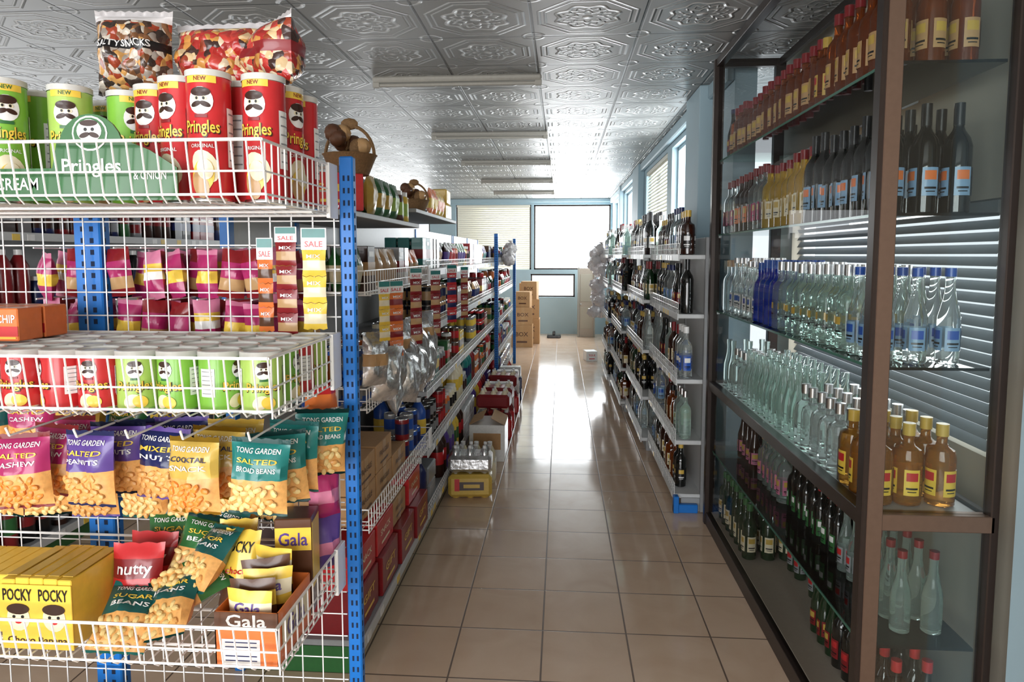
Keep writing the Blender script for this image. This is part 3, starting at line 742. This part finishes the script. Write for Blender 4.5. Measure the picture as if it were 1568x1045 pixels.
gondola(XL+.04,-1.15,7.22,9.34,LV,1.70,1,'supermarket_shelf',posts=[(9.38,XL+.06)])
K=[['jug','jug','tissue'],['jar','can','jug'],['can','box','jar'],['pouch','can','box'],['pouch','box','jar']]
for (ya,yb,xo) in ((3.55,7.12,0),(7.25,9.33,.04)):
    t=T()
    for z,k in zip(LV,K): fill(t,XL+xo-.01,1,ya,yb,z,k,3,prob=.8)
    t.obj('shelf_groceries')
t=T(); box(t,-1.14,XL-.05,3.53,4.9,1.72,1.74,'shelfgrey',.002); t.obj('top_shelf_board')
t=T(); fill(t,XL-.06,1,4.1,4.85,1.742,['pouch','tissue'],1,['yellow','lime','dbrown','gold','orange'],prob=.8); t.obj('shelf_groceries')
def blob(seed,r=.09,m='plasticwhite'):
    rr=random.Random(seed); t=T(); nu,nv=18,12; V=[];F=[]
    ph=[rr.uniform(0,6) for _ in range(6)]
    for j in range(nv+1):
        p=math.pi*j/nv
        for i in range(nu):
            a=2*math.pi*i/nu
            q=r*(1+.16*math.sin(3*a+ph[0]+2*p)+.10*math.sin(7*a+ph[1])*math.sin(5*p+ph[2])+.08*math.sin(11*p+ph[3]+4*a))
            V.append((q*math.sin(p)*math.cos(a),q*math.sin(p)*math.sin(a),q*.9*math.cos(p)))
    for j in range(nv):
        for i in range(nu):
            k=(i+1)%nu; F.append((j*nu+i,(j+1)*nu+i,(j+1)*nu+k,j*nu+k))
    t.add(V,F,m,True)
    lathe(t,[(.02,r*.8),(.008,r*1.05),(.03,r*1.3)],m,8); return t
t=T()
for k in range(20): t.merge(blob(k,.08),Mx(.50+U(-.11,.08),8.95+U(-.1,.4),.72+.09*(k//2)+U(-.03,.03)))
t.obj('plastic_bag_bundle')
t=T()
for k in range(5): t.merge(blob(k+40,.07),Mx(-.60+U(-.02,.03),7.5+.12*k,1.45+.06*(k%3)))
t.obj('plastic_bag_bundle')
def waterpack(c,s=.9,lab=True,wr=.15,jc=None):
    t=T(); 
    for i in range(3):
        for j in range(2): t.merge(good('jug',jc or c,'white')[0],Mx(-.09+.09*i,-.045+.09*j,0,s=s))
    box(t,-.135,.135,-.095,.095,.01,wr,c,.02)
    if lab: patch(t,.01,wr*.55,.15,wr*.35,'dbrown',flat(-.0958),1); patch(t,.01,wr*.55,.10,wr*.15,'gold',flat(-.0964),1); patch(t,-.08,wr*.6,.03,wr*.5,'red',flat(-.0964),1)
    return t
waterpack('gold',.55).obj('drinks_multipack',Mx(-.56,4.17,.0,rz=.1)); waterpack('foil',.6,False,.11).obj('drinks_multipack',Mx(-.56,4.18,.155,rz=.05)); waterpack('cream').obj('drinks_multipack',Mx(-.56,4.45,.0,rz=.05))
t=T(); box(t,-.13,.13,-.15,.15,0,.27,'white',.004); patch(t,0,.15,.2,.12,'cardboard',flat(-.1508),1); 
for sx in(-1,1):
    V=[(sx*.13,-.15,.27),(sx*.13,.15,.27),(sx*.03,.15,.32),(sx*.03,-.15,.32)]; t.add(V+[(x,y,z+.003) for x,y,z in V],[(0,1,2,3),(7,6,5,4),(0,4,5,1),(2,6,7,3),(1,5,6,2),(3,7,4,0)],'cardboard')
t.obj('open_carton',Mx(-.53,5.0,0)); 
for y,s_ in ((5.5,.9),(5.8,.9),(6.4,.9)):
    waterpack('red',s_,True,.18,'dred').obj('drinks_multipack',Mx(-.53,y,0,rz=.06)); waterpack('dred',.6,False,.12,'cream').obj('drinks_multipack',Mx(-.54,y,.255,rz=-.05))
for k,(y,c) in enumerate([(6.1,'white'),(6.75,'white'),(7.0,'navy')]):
    t=T(); t.merge(good('tissue',c,'white')[0],Mx(0,0,0,rz=0,s=1.2)); t.merge(good('tissue',c,'yellow')[0],Mx(0,.01,.121,rz=.05,s=1.2)); t.merge(good('tissue','white',c)[0],Mx(0,0,.242,rz=0,s=1.1))
    t.obj('tissue_pack',Mx(-.54+.01*k,y,0))
t=T()
for k in range(4): t.merge(good('jug','red' if k%2 else 'orange','green')[0],Mx(-.6+.0*k,7.3+.13*k,0,s=1.2))
t.obj('drink_bottles')
for x,y,w,h in ((-.63,11.2,.34,.36),(-.55,11.65,.38,.42),(-.62,12.2,.36,.40)):
    t=T(); t.merge(carton('cardboard','BOX',w,.34,h,'brown')); t.merge(carton('cardboard','BOX',w*.9,.32,h*.8,'brown'),Mx(0,0,h+.001,rz=.1)); t.merge(carton('cardboard','BOX',w*.7,.26,h*.7,'brown'),Mx(.02,0,h*1.8+.002,rz=-.1)); t.obj('cardboard_box_stack',Mx(x,y,0))
t=T(); box(t,-.25,.0,12.3,12.5,0,.05,'black',.01); box(t,-.15,-.1,12.35,12.45,.05,.12,'black',.01); t.obj('floor_scale')
t=carton('white','TISSUE',.16,.2,.14,'red'); t.obj('carton',Mx(.42,9.75,0,rz=.2))
gondola(-2.5,-2.95,2.2,8.5,[.12,.5,.88,1.25,1.6],1.8,1,'supermarket_shelf',rails=False)
t=T()
for z in (.12,.5,.88,1.25,1.6): fill(t,-2.52,1,2.3,8.3,z,['can','jug','box','jar'],1,['dred','navy','dred','navy','black','grey','dgreen','dbrown'])
t.obj('shelf_groceries')

# ------------------------------------------------------------------ right wall shelves
DG=[('wine','darkglass','white','black','gold'),('wine','greenglass','cream','dred','gold'),('vodka','clear','lblue','navy','blue'),('vodka','darkglass','black','gold','gold'),
    ('whisky','amber','cream','black','gold'),('whisky','brownglass','black','gold','white'),('long','darkglass','dred','black','gold'),('vodka','clear','blue','white','white'),('wine','brownglass','cream','dred','gold'),('long','clear','clear','tin','red'),('vodka','gclear','gclear','tin','red'),('wine','darkglass','darkglass','black','gold')]
RL=[.10,.42,.78,1.16,1.50]
secs=[(3.98,5.2,.67),(5.22,6.5,.62),(6.52,7.8,.57),(7.82,8.8,.53)]
for ya,yb,xf in secs:
    gondola(xf,RW-.115,ya,yb,RL,1.60,-1,'supermarket_shelf',m='shelfwhite',bp='shelfgrey',z2=.065)
    t=T()
    for z in RL:
        far = ya>6
        bottles(t,[xf+.055,xf+.13] if xf<.65 else [xf+.06],ya+.06,yb-.04,z+.001,DG,step=.085,seg=8 if far else 12,run=3,skip=.04 if z>1.3 else (.45 if z<.5 else .18))
    t.obj('liquor_bottles')
t=T(); box(t,.66,.69,3.93,3.975,0,.10,'postblue',.003); box(t,.66,.80,3.94,3.97,0,.05,'postblue',.003); t.obj('shelf_foot')

# ------------------------------------------------------------------ glass cabinet
CX0,CX1,CY0,CY1=.83,1.145,1.86,3.80
cab=empty('glass_display_cabinet',((CX0+CX1)/2,(CY0+CY1)/2,0))
t=T(); p=.026
for (x,y) in ((CX0,CY0),(CX0,CY1),(CX1,CY1)): box(t,x-p,x+p,y-p*.8,y+p*.8,0,2.53,'frame',.003)
box(t,CX1-.011,CX1+.011,CY0-.02,CY0+.02,0,2.53,'frame',.003)
box(t,CX0-p+.012,CX0+p,CY0-p,CY0-p*.7,0,2.5,'framelite',.002)
for z,hh in ((0,.07),(.765,.045),(2.49,.04)):
    box(t,CX0-.02,CX0+.02,CY0,CY1,z,z+hh,'frame',.002); box(t,CX1-.01,CX1+.01,CY0,CY1,z,z+hh,'frame',.002)
    box(t,CX0,CX1,CY0-.02,CY0+.02,z,z+hh,'frame' if z!=.765 else 'framelite',.002); box(t,CX0,CX1,CY1-.02,CY1+.02,z,z+hh,'frame',.002)
child(t,'frame',cab)
t=T(); box(t,CX0+.01,CX1-.005,CY0+.01,CY1-.01,.045,.072,'doorbeige',.002); box(t,CX0+.02,CX1-.01,CY0+.02,CY1-.02,.785,.80,'shelfwhite',.002); child(t,'decks',cab)
t=T()
SZ=[.42,1.20,1.61,2.0]
for z in SZ:
    box(t,CX0+.012,CX1-.01,CY0+.025,CY1-.02,z-.008,z,'shelfglass'); box(t,CX0+.009,CX0+.012,CY0+.025,CY1-.02,z-.008,z,'glassedge')
    for y in (CY0+.03,CY1-.04): box(t,CX0+.01,CX0+.025,y,y+.012,z-.02,z-.008,'tin')
box(t,CX0+.02,CX1-.01,CY0-.003,CY0+.003,.07,.765,'pane'); box(t,CX0+.02,CX1-.01,CY0-.003,CY0+.003,.81,2.49,'pane')
for za,zb_ in ((.07,.765),(.81,2.49)):
    t.add([(CX0-.004,CY0+.02,za),(CX0-.004,CY1-.02,za),(CX0-.004,CY1-.02,zb_),(CX0-.004,CY0+.02,zb_)],[(3,2,1,0)],'doorpane')
child(t,'glass',cab)
cols3=[.893,.978,1.063]
def cabrow(z,segs,name='liquor_bottles',xs=cols3,skip=0,sc=.95,step=.081):
    t=T()
    for a,b,sp in segs: bottles(t,xs,a,b,z+.001,sp,step=step,seg=14,run=3,skip=skip,sc=sc)
    t.obj(name)
cabrow(2.0,[(1.96,2.5,[('vodka','amber','tan','dred','gold'),('whisky','amber','gold','gold','red')]),(2.5,3.75,[('whisky','amber','tan','dred','gold'),('vodka','brownglass','tan','dred','gold'),('long','darkglass','dred','navy','gold'),('whisky','whiskyglass','orange','red','cream')])])
cabrow(1.61,[(1.96,2.55,[('wine','darkglass','cream','dred','orange'),('wine','darkglass','navy','black','orange'),('wine','darkglass','lblue','black','orange')]),(2.55,3.1,[('vodka','golden','golden','navy','gold'),('vodka','golden','cream','dred','gold')]),(3.1,3.75,[('vodka','brownglass','orange','dred','gold'),('long','amber','cream','dred','gold'),('vodka','clear','magenta','dred','gold')])])
cabrow(1.20,[(1.96,2.9,[('vodka','clear','cream','tin','orange'),('vodka','gclear','clear','tin','gold'),('whisky','clear','clear','tin','red'),('long','clear','lblue','blue','blue')]),(2.9,3.15,[('vodka','blueglass','blueglass','blue','gold')]),(3.15,3.75,[('long','clear','white','tin','blue'),('vodka','clear','clear','tan','gold')])])
cabrow(.80,[(1.96,2.13,[('whisky','whiskyglass','yellow','gold','red')]),(2.14,3.75,[('vodka','clear','clear','tin','gold'),('long','gclear','gclear','gclear','gold'),('whisky','clear','clear','tin','gold'),('vodka','gclear','gclear','gclear','gold')])])
cabrow(.42,[(1.97,3.0,[('long','gclear','grey','dred','red'),('long','brownglass','dred','red','gold'),('long','gclear','gclear','dred','gold'),('vodka','darkglass','dgreen','red','white')]),(3.0,3.75,[('vodka','gclear','pink','tan','gold'),('long','brownglass','pink','dred','gold')])],xs=cols3[1:],skip=.1,sc=.85,step=.075)
cabrow(.072,[(1.97,2.6,[('long','gclear','gclear','dred','red'),('vodka','darkglass','dred','red','red'),('long','greenglass','dred','dred','gold')])],xs=cols3[1:],sc=.85,step=.075)
cabrow(.072,[(2.6,3.1,[('long','gclear','gclear','dred','red'),('long','greenglass','grey','dred','red')])],xs=cols3[2:],skip=.2,sc=.85)
cabrow(.072,[(3.2,3.75,[('vodka','greenglass','white','green','red'),('long','gclear','cream','dred','gold'),('vodka','greenglass','cream','dgreen','gold')])],xs=cols3)

# ------------------------------------------------------------------ lighting
def area(name,loc,rot,sx,sy,power,col=(1,1,1)):
    l=bpy.data.lights.new(name,'AREA'); l.shape='RECTANGLE'; l.size=sx; l.size_y=sy; l.energy=power; l.color=col
    o=bpy.data.objects.new(name,l); o.location=loc; o.rotation_euler=rot; scene.collection.objects.link(o); return o
hp=math.pi/2
area('daylight_back',(-.15,13.3,1.6),(-hp,0,0),2.6,2.0,260,(.95,.98,1))
area('daylight_back_left',(-3.4,13.3,1.8),(-hp,0,0),1.9,1.2,60,(.95,.98,1))
for y0,y1 in ((4.95,6.1),(6.35,7.9),(9.0,10.6),(10.9,12.5)):
    area('daylight_side',(RW+.3,(y0+y1)/2,1.9),(0,hp,0),1.15,y1-y0+.1,50,(.96,.985,1))
area('daylight_side_near',(1.55,2.9,1.65),(0,hp,0),1.7,1.9,60,(.95,.98,1))
area('fill_front',(-1.6,-3.3,1.5),(hp,0,0),5.0,2.0,320,(.985,.99,1))  # added fill light behind the camera, brightens the foreground
area('fill_left',(-5.3,3.0,1.7),(0,-hp,0),1.4,3.0,25,(.96,.98,1))  # added fill light from the left, grazes the ceiling relief
area('fill_left',(-5.3,7.0,1.7),(0,-hp,0),1.4,3.0,35,(.96,.98,1))  # second added left fill, further down the aisle
w=bpy.data.worlds.new('World'); scene.world=w; w.use_nodes=True
bg=w.node_tree.nodes['Background']; bg.inputs[0].default_value=(.88,.94,1,1); bg.inputs[1].default_value=1.2

# ------------------------------------------------------------------ camera
cd=bpy.data.cameras.new('camera'); cam=bpy.data.objects.new('camera',cd); scene.collection.objects.link(cam)
cam.location=(0,0,1.5); cam.rotation_euler=(math.radians(90-4.8),0,math.radians(4.1))
cd.sensor_width=36; cd.lens=24.1; cd.shift_y=-.028; cd.clip_start=.02
scene.camera=cam
scene.view_settings.view_transform='Standard'
scene.view_settings.look='None'
